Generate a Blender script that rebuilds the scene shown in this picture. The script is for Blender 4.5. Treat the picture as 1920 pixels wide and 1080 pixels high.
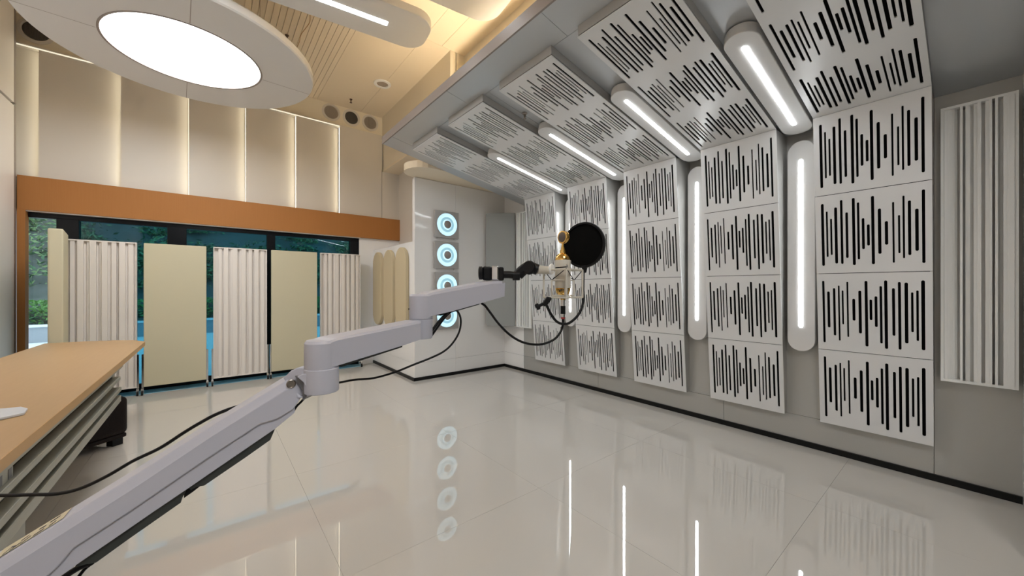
import bpy, bmesh, math, random
from mathutils import Vector, Matrix
from mathutils.geometry import tessellate_polygon

for o in list(bpy.data.objects): bpy.data.objects.remove(o, do_unlink=True)
S = bpy.context.scene
C = S.collection
H = 1.318                      # camera height above the floor
FPX = 697.0                    # focal length in pixels of a 1920 px wide frame
TH = math.atan(565/697.0)      # yaw of the view from the direction of the long right wall
FW = Vector((math.sin(TH), math.cos(TH), 0)); RT = Vector((math.cos(TH), -math.sin(TH), 0)); UP = Vector((0,0,1))

# ------------------------------------------------------------------ camera, world, exposure
cd = bpy.data.cameras.new('camera'); cam = bpy.data.objects.new('camera', cd); C.objects.link(cam)
cam.rotation_euler = (math.pi/2, 0, -TH); cd.sensor_width = 36; cd.lens = 36*FPX/1920; cd.clip_start = 0.02; cd.clip_end = 200
S.camera = cam
w = bpy.data.worlds.new('sky'); S.world = w; w.use_nodes = True
bg = w.node_tree.nodes['Background']; bg.inputs[0].default_value = (0.78, 0.88, 1.0, 1); bg.inputs[1].default_value = 2.2
S.view_settings.view_transform = 'Standard'; S.view_settings.look = 'None'
S.view_settings.exposure = 0.09; S.view_settings.gamma = 1.0; S.view_settings.use_curve_mapping = False
E_DISC, E_STRIP, E_FIN, E_COVE, E_RING = 16.0, 21.0, 5.6, 78.0, 0.74

# ------------------------------------------------------------------ materials
def mat(name, col, rough=.5, metal=0.0, emis=None, es=0.0, bump=None, grain=None, spec=None, coat=0.0):
    m = bpy.data.materials.new(name); m.use_nodes = True; nt = m.node_tree; b = nt.nodes['Principled BSDF']
    b.inputs['Base Color'].default_value = (*col, 1); b.inputs['Roughness'].default_value = rough; b.inputs['Metallic'].default_value = metal
    if spec is not None: b.inputs['Specular IOR Level'].default_value = spec
    if coat: b.inputs['Coat Weight'].default_value = coat; b.inputs['Coat Roughness'].default_value = .05
    if emis: b.inputs['Emission Color'].default_value = (*emis, 1); b.inputs['Emission Strength'].default_value = es
    tc = nt.nodes.new('ShaderNodeTexCoord')
    if grain:   # (scale xyz, colour 2, detail)
        sc, c2, dt = grain
        mp = nt.nodes.new('ShaderNodeMapping'); mp.inputs['Scale'].default_value = sc
        n = nt.nodes.new('ShaderNodeTexNoise'); n.inputs['Scale'].default_value = 1.0; n.inputs['Detail'].default_value = dt
        mx = nt.nodes.new('ShaderNodeMix'); mx.data_type = 'RGBA'; mx.inputs[6].default_value = (*col,1); mx.inputs[7].default_value = (*c2,1)
        nt.links.new(tc.outputs['Object'], mp.inputs[0]); nt.links.new(mp.outputs[0], n.inputs[0])
        nt.links.new(n.outputs[0], mx.inputs[0]); nt.links.new(mx.outputs[2], b.inputs['Base Color'])
    if bump:
        sc, st = bump
        mp = nt.nodes.new('ShaderNodeMapping')
        if not isinstance(sc, tuple): sc = (sc, sc, sc)
        mp.inputs['Scale'].default_value = sc
        n = nt.nodes.new('ShaderNodeTexNoise'); n.inputs['Scale'].default_value = 1.0; n.inputs['Detail'].default_value = 2
        bp = nt.nodes.new('ShaderNodeBump'); bp.inputs['Strength'].default_value = st; bp.inputs['Distance'].default_value = .01
        nt.links.new(tc.outputs['Object'], mp.inputs[0]); nt.links.new(mp.outputs[0], n.inputs[0])
        nt.links.new(n.outputs[0], bp.inputs['Height']); nt.links.new(bp.outputs[0], b.inputs['Normal'])
    return m
def glassmat(name, col, gl=.9):
    m = bpy.data.materials.new(name); m.use_nodes = True; nt = m.node_tree; nt.nodes.clear()
    o = nt.nodes.new('ShaderNodeOutputMaterial'); t = nt.nodes.new('ShaderNodeBsdfTransparent'); g = nt.nodes.new('ShaderNodeBsdfGlossy')
    t.inputs[0].default_value = (*col,1); g.inputs[0].default_value = (gl,gl,gl,1); g.inputs[1].default_value = .01
    f = nt.nodes.new('ShaderNodeFresnel'); f.inputs[0].default_value = 1.5; mx = nt.nodes.new('ShaderNodeMixShader')
    nt.links.new(f.outputs[0], mx.inputs[0]); nt.links.new(t.outputs[0], mx.inputs[1]); nt.links.new(g.outputs[0], mx.inputs[2]); nt.links.new(mx.outputs[0], o.inputs[0])
    return m
M = {}
M['tile']   = mat('polished_tile', (.60,.57,.525), .012, bump=((1.1,1.1,1.1),.012), spec=1.0)
M['grout']  = mat('grout', (.46,.44,.40), .5)
M['white']  = mat('white_gloss_panel', (.93,.915,.90), .07, spec=.5)
M['wallw']  = mat('warm_white_panel', (.71,.66,.59), .45)
M['leftb']  = mat('white_side_board', (.88,.83,.79), .4)
M['slotp']  = mat('white_satin_board', (.76,.76,.76), .28, spec=.5)
M['black']  = mat('matt_black', (.004,.004,.004), .9, spec=.05)
M['blacktrim'] = mat('black_trim', (.006,.006,.006), .35, spec=.25)
M['side']   = mat('box_side_paint', (.42,.41,.39), .3, metal=.25)
M['silver'] = mat('brushed_silver_panel', (.58,.60,.62), .33, metal=.5, bump=((3,300,3),.02))
M['greyw']  = mat('grey_satin_wall', (.50,.495,.47), .38, metal=.3, bump=(60,.03))
M['fascia'] = mat('taupe_fascia', (.29,.245,.22), .45, metal=.2)
M['caps']   = mat('capsule_white', (.72,.71,.70), .45)
M['led']    = mat('led_white', (1,1,1), .5, emis=(.93,.975,1.0), es=E_STRIP)
M['disc']   = mat('disc_diffuser', (1,1,1), .5, emis=(.975,.985,.985), es=E_DISC)
M['ledfin'] = mat('led_fin_warm', (1,1,1), .5, emis=(1,.90,.66), es=E_FIN)
M['ledtop'] = mat('led_top_warm', (1,1,1), .5, emis=(1,.92,.72), es=.75)
M['ledcove']= mat('led_cove_warm', (1,1,1), .5, emis=(1,.82,.58), es=E_COVE)
M['ring']   = mat('cyan_light_ring', (.5,.7,.8), .35, emis=(.56,.86,1.0), es=E_RING*1.1)
M['ring2']  = mat('cyan_light_ring_inner', (.4,.6,.7), .35, emis=(.36,.72,.86), es=E_RING*.62)
M['cream']  = mat('cream_ceiling', (.90,.78,.60), .5)
M['creamd'] = mat('cream_bulkhead', (.86,.78,.63), .5)
M['header'] = mat('orange_oak', (.45,.20,.062), .6, grain=((260,8,3),(.40,.165,.047),3), spec=.25)
M['desk']   = mat('light_oak', (.50,.33,.17), .42, grain=((60,4,60),(.45,.29,.145),4), spec=.35)
M['deskedge'] = mat('oak_edge_band', (.52,.30,.11), .4)
M['steel']  = mat('grey_green_rail', (.31,.31,.265), .35, metal=.4)
M['olive']  = mat('olive_channel', (.085,.078,.055), .5)
M['fabric'] = mat('cream_acoustic_fabric', (.62,.575,.415), .9, bump=(500,.25))
M['pad']    = mat('yellow_cream_felt', (.62,.52,.34), .85, bump=(400,.2))
M['rib']    = mat('ivory_rib', (.80,.75,.70), .5)
M['greyfab']= mat('grey_felt', (.36,.37,.355), .9, bump=(450,.3))
M['ribw']   = mat('white_rib', (.93,.93,.91), .45)
M['leather']= mat('dark_brown_leather', (.012,.007,.006), .5, bump=(70,.25), spec=.15)
M['arm']    = mat('arm_light_grey', (.51,.515,.59), .38, bump=(900,.05))
M['armd']   = mat('arm_dark_cover', (.035,.04,.037), .5)
M['armg']   = mat('arm_groove', (.12,.12,.13), .5)
M['screw']  = mat('bolt_steel', (.35,.31,.28), .3, metal=1)
M['gold']   = mat('polished_gold', (.80,.52,.17), .13, metal=1)
M['mesh']   = mat('brown_grille', (.15,.12,.10), .55, metal=.5, bump=(2500,.5))
M['micw']   = mat('ivory_enamel', (.62,.58,.50), .3)
M['chrome'] = mat('chrome', (.7,.7,.7), .15, metal=1)
M['rubber'] = mat('black_rubber', (.007,.007,.008), .45, spec=.22)
M['pop']    = mat('black_nylon_mesh', (.004,.004,.004), .9, spec=.1)
M['red']    = mat('red_ring', (.45,.05,.04), .4)
M['winfr']  = mat('black_window_frame', (.004,.005,.007), .25, spec=.25)
M['blue']   = mat('sill_tinted_light', (.40,.72,.86), .25)  # blue stands for daylight through the tinted glass, put into the sill colour
M['tint']   = glassmat('teal_tinted_glass', (.25,.50,.57))
M['clear']  = glassmat('clear_glass', (.86,.93,.92))
M['grille'] = mat('grey_grille', (.36,.31,.26), .6)
M['grilled']= mat('dark_grille', (.09,.08,.07), .5)
M['spk']    = mat('speaker_grey', (.46,.44,.42), .4, metal=.5)
M['cone']   = mat('speaker_dome', (.36,.32,.29), .45, metal=.4)
M['sprk']   = mat('sprinkler_bronze', (.12,.07,.05), .4, metal=.8)
M['paper']  = mat('white_plastic', (.66,.68,.73), .35)
M['sticker']= mat('cream_sticker', (.62,.55,.38), .6)
M['ink']    = mat('dark_ink', (.03,.03,.05), .6)
M['outfl']  = mat('terrace_paving', (.80,.82,.84), .7)
M['conc']   = mat('planter_concrete', (.36,.38,.42), .9, bump=(20,.3))
M['leafa']  = mat('leaf_green', (.13,.30,.08), .6)
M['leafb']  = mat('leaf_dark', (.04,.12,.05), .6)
M['leafc']  = mat('leaf_pale', (.20,.32,.14), .7)
M['rock']   = mat('rocky_slope', (.14,.155,.16), .95, grain=((2.2,2.2,2.2),(.03,.055,.035),10), bump=(4,.8))
M['void']   = mat('room_shell', (.30,.30,.275), .6)

# ------------------------------------------------------------------ mesh helpers (camera-relative metres; all lifted by H at the end)
def ray(px, py): return FW + RT*((px-960)/FPX) + UP*((540-py)/FPX)
def P(px, py, d): return ray(px, py)*d
def onX(px, py, X): r = ray(px, py); return r*(X/r.x)
def onY(px, py, Y): r = ray(px, py); return r*(Y/r.y)
def onZ(px, py, Z): r = ray(px, py); return r*(Z/r.z)

class MB:
    def __init__(s): s.v = []; s.f = []
    def add(s, vs, fs):
        n = len(s.v); s.v += [Vector(v) for v in vs]; s.f += [tuple(i+n for i in f) for f in fs]; return s
    def box(s, x0,x1,y0,y1,z0,z1):
        return s.add([(x0,y0,z0),(x1,y0,z0),(x1,y1,z0),(x0,y1,z0),(x0,y0,z1),(x1,y0,z1),(x1,y1,z1),(x0,y1,z1)],
                     [(0,3,2,1),(4,5,6,7),(0,1,5,4),(1,2,6,5),(2,3,7,6),(3,0,4,7)])
    def prism(s, pts, vec):
        n = len(pts); vec = Vector(vec)
        return s.add([Vector(p) for p in pts]+[Vector(p)+vec for p in pts], [tuple(range(n)), tuple(range(2*n-1, n-1, -1))]+[((i+1)%n, i, i+n, (i+1)%n+n) for i in range(n)])
    def lathe(s, prof, c, ax=(0,0,1), seg=32, cap=True):
        ax = Vector(ax).normalized(); a = ax.orthogonal().normalized(); b = ax.cross(a); c = Vector(c); vs = []; fs = []
        for r, t in prof:
            for i in range(seg):
                an = 2*math.pi*i/seg; vs.append(c + ax*t + (a*math.cos(an)+b*math.sin(an))*r)
        m = len(prof)
        for k in range(m-1):
            for i in range(seg): fs.append((k*seg+i, k*seg+(i+1)%seg, (k+1)*seg+(i+1)%seg, (k+1)*seg+i))
        if cap and prof[0] != prof[-1] and prof[0][0] > 1e-6: fs.append(tuple(reversed(range(seg))))
        if cap and prof[0] != prof[-1] and prof[-1][0] > 1e-6: fs.append(tuple(range((m-1)*seg, m*seg)))
        return s.add(vs, fs)
    def cyl(s, a, b, r, seg=20, r2=None):
        a = Vector(a); b = Vector(b); L = (b-a).length
        return s.lathe([(r,0),(r if r2 is None else r2, L)], a, b-a, seg)
    def tube(s, pts, r, seg=10, smooth=True):
        pts = [Vector(p) for p in pts]
        if smooth and len(pts) > 2:
            q = [pts[0]]+pts+[pts[-1]]; out = []
            for i in range(1, len(q)-2):
                for k in range(8):
                    t = k/8; p0,p1,p2,p3 = q[i-1],q[i],q[i+1],q[i+2]
                    out.append(.5*((2*p1)+(p2-p0)*t+(2*p0-5*p1+4*p2-p3)*t*t+(3*p1-p0-3*p2+p3)*t**3))
            out.append(pts[-1]); pts = out
        nrm = None; vs = []; fs = []
        for i, p in enumerate(pts):
            d = (pts[min(i+1,len(pts)-1)]-pts[max(i-1,0)]).normalized()
            nrm = d.orthogonal().normalized() if nrm is None else (nrm-d*nrm.dot(d)).normalized()
            b = d.cross(nrm)
            for k in range(seg):
                an = 2*math.pi*k/seg; vs.append(p+(nrm*math.cos(an)+b*math.sin(an))*r)
        for i in range(len(pts)-1):
            for k in range(seg): fs.append((i*seg+k, i*seg+(k+1)%seg, (i+1)*seg+(k+1)%seg, (i+1)*seg+k))
        fs.append(tuple(reversed(range(seg)))); fs.append(tuple(range((len(pts)-1)*seg, len(pts)*seg)))
        return s.add(vs, fs)
    def stadium(s, c, ux, uy, L, r, t, seg=14):
        # flat pill: centre c, half length L (to the ends) along ux, half width r along uy, thickness t along -(ux x uy)
        ux = Vector(ux).normalized(); uy = Vector(uy).normalized(); n = ux.cross(uy); c = Vector(c); pts = []
        for sgn in (1,-1):
            for k in range(seg+1):
                an = -math.pi/2+math.pi*k/seg
                pts.append(c + ux*(sgn*((L-r)+r*math.cos(an))) + uy*(sgn*r*math.sin(an)))
        return s.prism(pts, -n*t)
    def mesh(s, name, m, org=(0,0,0), smooth=False):
        org = Vector(org); me = bpy.data.meshes.new(name); me.from_pydata([v-org for v in s.v], [], s.f); me.materials.append(m)
        bm = bmesh.new(); bm.from_mesh(me); bmesh.ops.recalc_face_normals(bm, faces=bm.faces); bm.to_mesh(me); bm.free()
        if smooth:
            for p in me.polygons: p.use_smooth = True
            try: me.set_sharp_from_angle(angle=math.radians(smooth if smooth is not True else 40))
            except Exception: pass
        return me
    def obj(s, name, m, parent=None, smooth=False, bevel=0, org=None, seg=2):
        o_ = org if org is not None else (worldloc(parent) if parent else center_base(s.v))
        me = s.mesh(name, m, o_, smooth); o = bpy.data.objects.new(name, me); C.objects.link(o)
        if parent:
            o.parent = parent
            if org is not None: o.location = Vector(org)-worldloc(parent)
        else: o.location = o_
        if bevel:
            b = o.modifiers.new('bevel','BEVEL'); b.width = bevel; b.segments = seg; b.limit_method = 'ANGLE'; b.angle_limit = math.radians(35)
        return o
def center_base(vs):
    return Vector(((min(v.x for v in vs)+max(v.x for v in vs))/2, (min(v.y for v in vs)+max(v.y for v in vs))/2, min(v.z for v in vs)))
def worldloc(o):
    l = Vector((0,0,0))
    while o: l += o.location; o = o.parent
    return l
def tag(o, label=None, cat=None, group=None, kind=None):
    if label: o['label'] = label
    if cat: o['category'] = cat
    if group: o['group'] = group
    if kind: o['kind'] = kind
    return o
def thing(name, loc, label, cat, group=None):
    o = bpy.data.objects.new(name, None); C.objects.link(o); o.location = loc; o.empty_display_size = .05
    return tag(o, label, cat, group)
def struct(o, label=None, cat=None): return tag(o, label, cat, None, 'structure')
def copy_tree(o, parent=None, off=(0,0,0)):
    c = o.copy(); C.objects.link(c); c.parent = parent
    if parent is None: c.location = Vector(o.location)+Vector(off)
    for ch in list(o.children): copy_tree(ch, c)
    return c
FL = -H
XW, XL, YF, YWIN, ZC = 3.85, -1.66, 4.95, 6.65, 3.08   # right wall, left wall, far wall front, window wall plane, ceiling

# ------------------------------------------------------------------ floor of big polished tiles
floor = struct(MB().box(-2.2, 4.4, -3.2, 6.72, FL-.06, FL-.004).obj('floor', M['grout']), 'glossy off-white floor of big polished tiles', 'floor')
xs = [-2.2,-1.928,-.728,.472,1.680,2.880,4.4]; ys = [-3.2,-3.02,-1.81,-.61,.59,1.79,3.0,4.2,5.4,6.46]
for i in range(len(xs)-1):
    for j in range(len(ys)-1):
        g = .0006
        MB().box(xs[i]+g, xs[i+1]-g, ys[j]+g, ys[j+1]-g, FL-.012, FL).obj('tile', M['tile'], floor)
struct(MB().box(-1.60, 2.0, 6.462, 6.705, FL-.01, FL+.003).obj('trim_1', M['blue']), 'sill strip along the foot of the window, painted blue like light through the teal glass', 'sill')

# ------------------------------------------------------------------ right wall and its dark plinth
wr = struct(MB().box(XW+.02, XW+.15, -3.2, 7.0, FL-.05, 2.35).obj('wall_right', M['greyw']), 'grey satin wall behind the slotted columns', 'wall')
MB().box(XW, XW+.022, -.2, .156, FL, 1.302).obj('wall_panel', M['greyw'], wr)
for (y0, y1) in ((.159,1.5),(1.503,2.995),(2.998,4.45)):
    MB().box(XW, XW+.022, y0, y1, FL, -1.0715).obj('wall_panel', M['greyw'], wr)
    MB().box(XW, XW+.022, y0, y1, -1.0685, 1.302).obj('wall_panel', M['greyw'], wr)
MB().box(XW, XW+.022, 4.453, YF, FL, -1.0715).obj('wall_panel', M['white'], wr)
MB().box(XW, XW+.022, 4.453, YF, -1.0685, 2.3).obj('wall_panel', M['white'], wr)
struct(MB().box(XW-.014, XW+.001, -.2, YF, FL, FL+.045).obj('baseboard_right', M['blacktrim']), 'thin black skirting under the slotted wall', 'baseboard')
struct(MB().box(3.0, XW+.2, -.62, -.2, FL, 2.3).obj('wall_return', M['white']), 'white return wall at the right edge of the view', 'wall')

# ------------------------------------------------------------------ far wall block with speaker column, side wall
wf = struct(MB().box(2.262, 4.4, YF+.022, YF+.12, FL-.05, 1.57).obj('wall_far', M['white']), 'white glossy panelled wall carrying the light rings', 'wall')
for (x0,x1) in ((2.24,2.9035),(2.9065,XW)):
    MB().box(x0, x1, YF, YF+.024, FL, -1.0715).obj('wall_panel', M['white'], wf)
    MB().box(x0, x1, YF, YF+.024, -1.0685, 1.57).obj('wall_panel', M['white'], wf)
struct(MB().box(2.225, XW-.014, YF-.014, YF+.001, FL, FL+.045).obj('baseboard_far', M['blacktrim']), 'thin black skirting under the wall with the light rings', 'baseboard')
ws = struct(MB().box(2.262, 2.66, YF+.12, YWIN+.05, FL-.05, .66).obj('wall_side', M['white']), 'low white glossy side wall beside the window', 'wall')
MB().box(2.24, 2.264, YF+.024, YWIN, FL, -1.0715).obj('wall_panel', M['white'], ws)
MB().box(2.24, 2.264, YF+.024, YWIN, -1.0685, .665).obj('wall_panel', M['white'], ws)
struct(MB().box(2.226, 2.241, YF, YWIN, FL, FL+.045).obj('baseboard_side', M['blacktrim']), 'thin black skirting under the low side wall', 'baseboard')
struct(MB().box(2.70, 2.80, YF+.12, 7.0, .5, 2.3).obj('wall_recess', M['wallw']), 'cream upper wall of the recess right of the window', 'wall')
# rounded cornice slab over the far wall
mb = MB(); pts = []
for k in range(13):
    an = math.pi/2+math.pi*k/12; pts.append(Vector((2.28+.27*math.cos(an), 4.73+.27*math.sin(an), 1.575)))
pts += [Vector((XW,4.46,1.575)), Vector((XW,5.0,1.575))]
struct(mb.prism(pts, (0,0,.09)).obj('trim_2', M['cream']), 'round-ended cream cornice above the wall with the rings', 'cornice')

# ------------------------------------------------------------------ ceiling, bulkheads, soffit
ceil = struct(MB().box(-2.2, 2.95, -3.2, 7.0, ZC+.012, ZC+.1).obj('ceiling', M['cream']), 'high cream ceiling with narrow grooved boards', 'ceiling')
for k in range(50):
    x1 = 1.345-k*.0625
    if x1 < -1.7: break
    MB().box(x1-.0565, x1, -3.1, 6.74, ZC, ZC+.014).obj('plank', M['cream'], ceil)
for (x0,x1,yy0,yy1) in ((1.3485,2.034,-3.1,6.74),(2.037,2.42,4.243,6.74),(2.037,2.285,-3.1,4.24),(2.288,2.68,-3.1,4.24)):
    MB().box(x0, x1, yy0, yy1, ZC, ZC+.014).obj('ceiling_panel', M['cream'], ceil)
bw = struct(MB().box(2.41, 2.50, 4.24, 6.7, 2.12, ZC+.05).obj('wall_bulkhead', M['creamd']), 'cream bulkhead above the silver soffit, stepping back near the viewer', 'wall')
MB().box(2.49, 2.70, 4.24, 4.30, 1.60, ZC+.05).obj('return_face', M['creamd'], bw)
MB().box(2.41, 2.50, 4.24, 4.46, 1.60, 2.12).obj('return_face', M['creamd'], bw)
MB().box(2.62, 2.70, -3.1, 4.24, 1.60, ZC+.05).obj('wall_panel', M['creamd'], bw)
struct(MB().box(2.408, 4.2, -3.1, 7.0, 2.09, 2.125).obj('ceiling_recess', M['cream']), 'low cream ceiling of the recess behind the soffit', 'ceiling')

def sz(x): return 1.303+.191*(XW-x)           # underside of the sloping soffit
sof = struct(MB().prism([(1.625,-1.2,sz(1.625)+.006),(XW+.05,-1.2,sz(XW+.05)+.006),(XW+.05,-1.2,sz(XW+.05)+.07),(1.625,-1.2,sz(1.625)+.07)], (0,5.64,0)).obj('soffit', M['silver']), 'sloping silver soffit over the slotted panels', 'ceiling')
for (xa,xb,cuts) in ((1.61,1.8535,(-1.2,.2,1.698,2.90,4.165)), (1.8565,XW,(-1.2,.157,2.61,4.165)), (1.61,XW,(4.168,4.45))):
    for a, b in zip(cuts[:-1], cuts[1:]):
        g = .0015
        MB().prism([(xa,a+g,sz(xa)),(xb,a+g,sz(xb)),(xb,a+g,sz(xb)+.008),(xa,a+g,sz(xa)+.008)], (0,b-a-2*g,0)).obj('soffit_panel', M['silver'], sof)
MB().box(1.598, 1.612, -1.2, 4.452, sz(1.61)-.002, sz(1.61)+.085).obj('fascia', M['fascia'], sof)
# cove strip lying on top of the soffit
cv = thing('cove_light', (2.5,1.7,sz(2.5)+.07), 'warm cove lighting strip hidden on top of the silver soffit', 'light')
MB().box(2.29, 2.305, -1.0, 4.2, sz(2.29)+.068, sz(2.29)+.155).obj('shield', M['silver'], cv)
MB().box(2.305, 2.40, -1.0, 4.2, sz(2.305)+.066, sz(2.305)+.080).obj('channel', M['silver'], cv)
MB().box(2.340, 2.395, -.98, 4.18, sz(2.305)+.080, sz(2.305)+.085).obj('light_strip', M['ledcove'], cv)

# ------------------------------------------------------------------ left wall boards, back of room
wl = struct(MB().box(XL-.30, XL-.03, -3.2, 7.0, FL-.05, ZC+.1).obj('wall_left', M['void']), 'left wall behind the white boards', 'wall')
for (z0,z1) in ((FL,1.985),(2.015,ZC)):
    for (y0,y1) in ((-3.0,2.0),(2.004,6.545)):
        MB().box(XL-.03, XL, y0, y1, z0, z1).obj('wall_panel', M['leftb'], wl, bevel=.003)
    MB().box(XL-.028, XL+.001, 6.547, 6.597, z0, z1).obj('edge_strip', M['fascia'], wl)
struct(MB().box(-2.2, 4.4, -3.4, -3.2, FL-.05, ZC+.1).obj('wall_back', M['void']), 'back wall behind the viewer', 'wall')
struct(MB().box(XW+.02, XW+.2, -3.2, -.6, FL-.05, ZC).obj('wall_right_back', M['void']), 'right wall behind the viewer', 'wall')

# ------------------------------------------------------------------ window wall: fins, bulkhead grilles, header, glazing
YP = 6.75
wu = struct(MB().box(-2.0, 2.80, YP, YP+.12, .86, ZC+.1).obj('wall_window', M['creamd']), 'upper window wall above the wooden header', 'wall')
struct(MB().box(1.995, 2.75, YWIN, YP+.1, FL-.05, .9).obj('wall_pier', M['white']), 'narrow white pier right of the window', 'wall')
MB().box(-1.9, 2.42, 6.66, YP+.01, 2.70, 2.735).obj('ledge', M['wallw'], wu)
MB().box(-1.68, 1.68, 6.655, 6.661, 2.704, 2.716).obj('light_strip', M['ledtop'], wu)
MB().box(-1.9, 2.42, 6.72, YP+.01, 2.735, ZC).obj('bulkhead', M['creamd'], wu)
fx = [-2.16,-1.515,-.867,-.23,.398,1.039,1.678,2.388]
for i in range(7):
    a, b = fx[i], fx[i+1]-.004
    last = i == 6
    y0, y1 = 6.655, (6.735 if not last else 6.655)
    p = MB().prism([(a,y0,1.25),(b,y1,1.25),(b,y1+.012,1.25),(a,y0+.012,1.25)], (0,0,1.45)).obj('wall_fin', M['wallw'], wu)
    if i > 0:
        MB().box(a+.001, a+.006, y0+.012, 6.74, 1.25, 2.70).obj('fin_edge', M['wallw'], wu)
        MB().box(a-.0015, a+.001, y0+.014, 6.69, 1.26, 2.69).obj('light_strip', M['ledfin'], wu)
MB().box(2.39, 2.72, 6.655, YP, .86, 2.09).obj('wall_panel', M['wallw'], wu)
# round grilles in the bulkhead
gr0 = None
for k, (x, mt, lb) in enumerate([(-1.547,'grilled','dark round ribbed grille high above the leftmost fin, by the disc light'),
                       (1.562,'grille','round grey grille on the bulkhead, left of the dark one'),
                       (1.885,'grilled','round dark grille between two grey ones on the bulkhead'),
                       (2.202,'grille','round grey grille on the bulkhead nearest the soffit')]):
    t = thing('round_grille', (x,6.72,2.93), lb, 'grille', 'round grilles on the bulkhead')
    MB().lathe([(.142,0),(.142,.008),(.112,.014),(.104,.004),(.104,0)], (x,6.72,2.932), (0,-1,0), 36, False).obj('rim', M['wallw'], t, smooth=True)
    MB().lathe([(.104,0),(.100,.005),(.0,.007)], (x,6.719,2.932), (0,-1,0), 32).obj('mesh_disc', M[mt], t, smooth=True)
    mb = MB()
    for q in range(-5,6):
        hh = math.sqrt(max(0,.094**2-(q*.0168)**2)); mb.box(x+q*.0168-.002, x+q*.0168+.002, 6.706, 6.712, 2.932-hh, 2.932+hh)
    mb.obj('slats', M[mt], t)
# wooden header and jamb
hd = thing('window_surround', (.5,6.62,FL), 'orange wooden header and left jamb framing the window', 'window frame')
MB().box(-1.655, 2.70, 6.60, 6.66, .868, 1.248).obj('header', M['header'], hd, bevel=.002)
MB().box(-1.655, -1.597, 6.598, 6.70, FL, .868).obj('jamb', M['header'], hd)
MB().box(-1.597, 2.0, 6.612, 6.70, .857, .868).obj('head_lining', M['wallw'], hd)
# black framed glazing
wn = struct(thing('window_1', (.2,6.72,FL), 'wide black framed window with teal glass behind the screens', 'window'))
mull = [(-1.39,-1.215),(-.445,-.253),(.658,.765),(1.85,1.995)]
MB().box(-1.597, 1.995, 6.68, 6.76, .80, .86).obj('frame_head', M['winfr'], wn)
MB().box(-1.597, 1.995, 6.71, 6.76, FL, FL+.085).obj('frame_sill', M['winfr'], wn)
for a, b in mull: MB().box(a, b, 6.67, 6.77, FL+.08, .81).obj('mullion', M['winfr'], wn, bevel=.004)
MB().box(-1.597,-1.39,6.716,6.722,FL+.08,.81).obj('pane', M['clear'], wn)
for a, b in ((-1.215,-.445),(-.253,.658),(.765,1.85)): MB().box(a,b,6.716,6.722,FL+.08,.81).obj('pane', M['tint'], wn)
exec_after = []

# ------------------------------------------------------------------ slotted boards
SL = [(0.0386,0.0539,0.5361,0.013),(0.0684,0.1364,0.4163,0.0144),(0.1019,0.1109,0.4757,0.0131),(0.129,0.0913,0.513,0.0093),(0.1507,0.1278,0.3859,0.0092),(0.1781,0.0634,0.4795,0.0091),(0.212,0.1898,0.3535,0.0148),(0.2459,0.1293,0.4463,0.015),(0.2797,0.0583,0.5399,0.0147),(0.3034,0.193,0.3434,0.0131),(0.3303,0.1693,0.3915,0.0134),(0.3555,0.0963,0.5078,0.0118),(0.3807,0.056,0.544,0.0148),(0.4183,0.111,0.4462,0.0131),(0.4473,0.0683,0.5412,0.0129),(0.4796,0.0724,0.4928,0.0152),(0.5072,0.1395,0.4124,0.0104),(0.5313,0.126,0.4706,0.0102),(0.5569,0.0589,0.5312,0.0153)]
def slot_mesh():
    wd, hg, t = .600, .588, .007
    loops = [[Vector((-wd/2,-hg/2,0)),Vector((wd/2,-hg/2,0)),Vector((wd/2,hg/2,0)),Vector((-wd/2,hg/2,0))]]
    for u, v0, v1, sw in SL:
        x = u-.30; a = .295-v0; b = .295-v1; r = sw*.56; L = []
        for k in range(7): an = math.pi*k/6; L.append(Vector((x+r*math.cos(an), a-r+r*math.sin(an), 0)))
        for k in range(7): an = math.pi+math.pi*k/6; L.append(Vector((x+r*math.cos(an), b+r+r*math.sin(an), 0)))
        loops.append(L)
    tris = tessellate_polygon(loops); flat = [p for l in loops for p in l]; n = len(flat)
    vs = flat+[p-Vector((0,0,t)) for p in flat]; fs = [tuple(t_) for t_ in tris]+[tuple(i+n for i in reversed(t_)) for t_ in tris]; k0 = 0
    for l in loops:
        m = len(l)
        for i in range(m): a, b = k0+i, k0+(i+1)%m; fs.append((a, b, b+n, a+n))
        k0 += m
    mb = MB(); mb.add(vs, fs); return mb.mesh('slotted_panel', M['slotp'])
SM = slot_mesh()
def board(parent, centre, xa, ya, flip):
    za = xa.cross(ya).normalized(); R = Matrix((xa, ya, za)).transposed().to_4x4()
    if flip: R = R @ Matrix.Rotation(math.pi, 4, 'Z')
    o = bpy.data.objects.new('slotted_panel', SM); C.objects.link(o); o.parent = parent
    o.matrix_local = Matrix.Translation(centre-worldloc(parent)) @ R
    return o
Xt, Zt, Xb, Zb = 3.563, 1.290, 3.780, -1.069
ya = Vector((Xt-Xb,0,Zt-Zb)); LEN = ya.length; ya.normalize(); xa = Vector((0,-1,0)); nz = xa.cross(ya)
PIT = .8373
wall_pat = {0:'AABB',1:'ABBA',2:'BAAA',3:'BBBB',4:'AABA'}   # column counted from the right; rows from the top
clab = {0:'tall slotted column nearest the right edge of the view, black wave-shaped slots',
        1:'slotted wall column second from the right, between two pill lights',
        2:'middle one of the five slotted wall columns, third from the right',
        3:'slotted wall column partly hidden behind the round black pop filter',
        4:'farthest slotted wall column, beside the far ribbed diffuser'}
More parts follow.
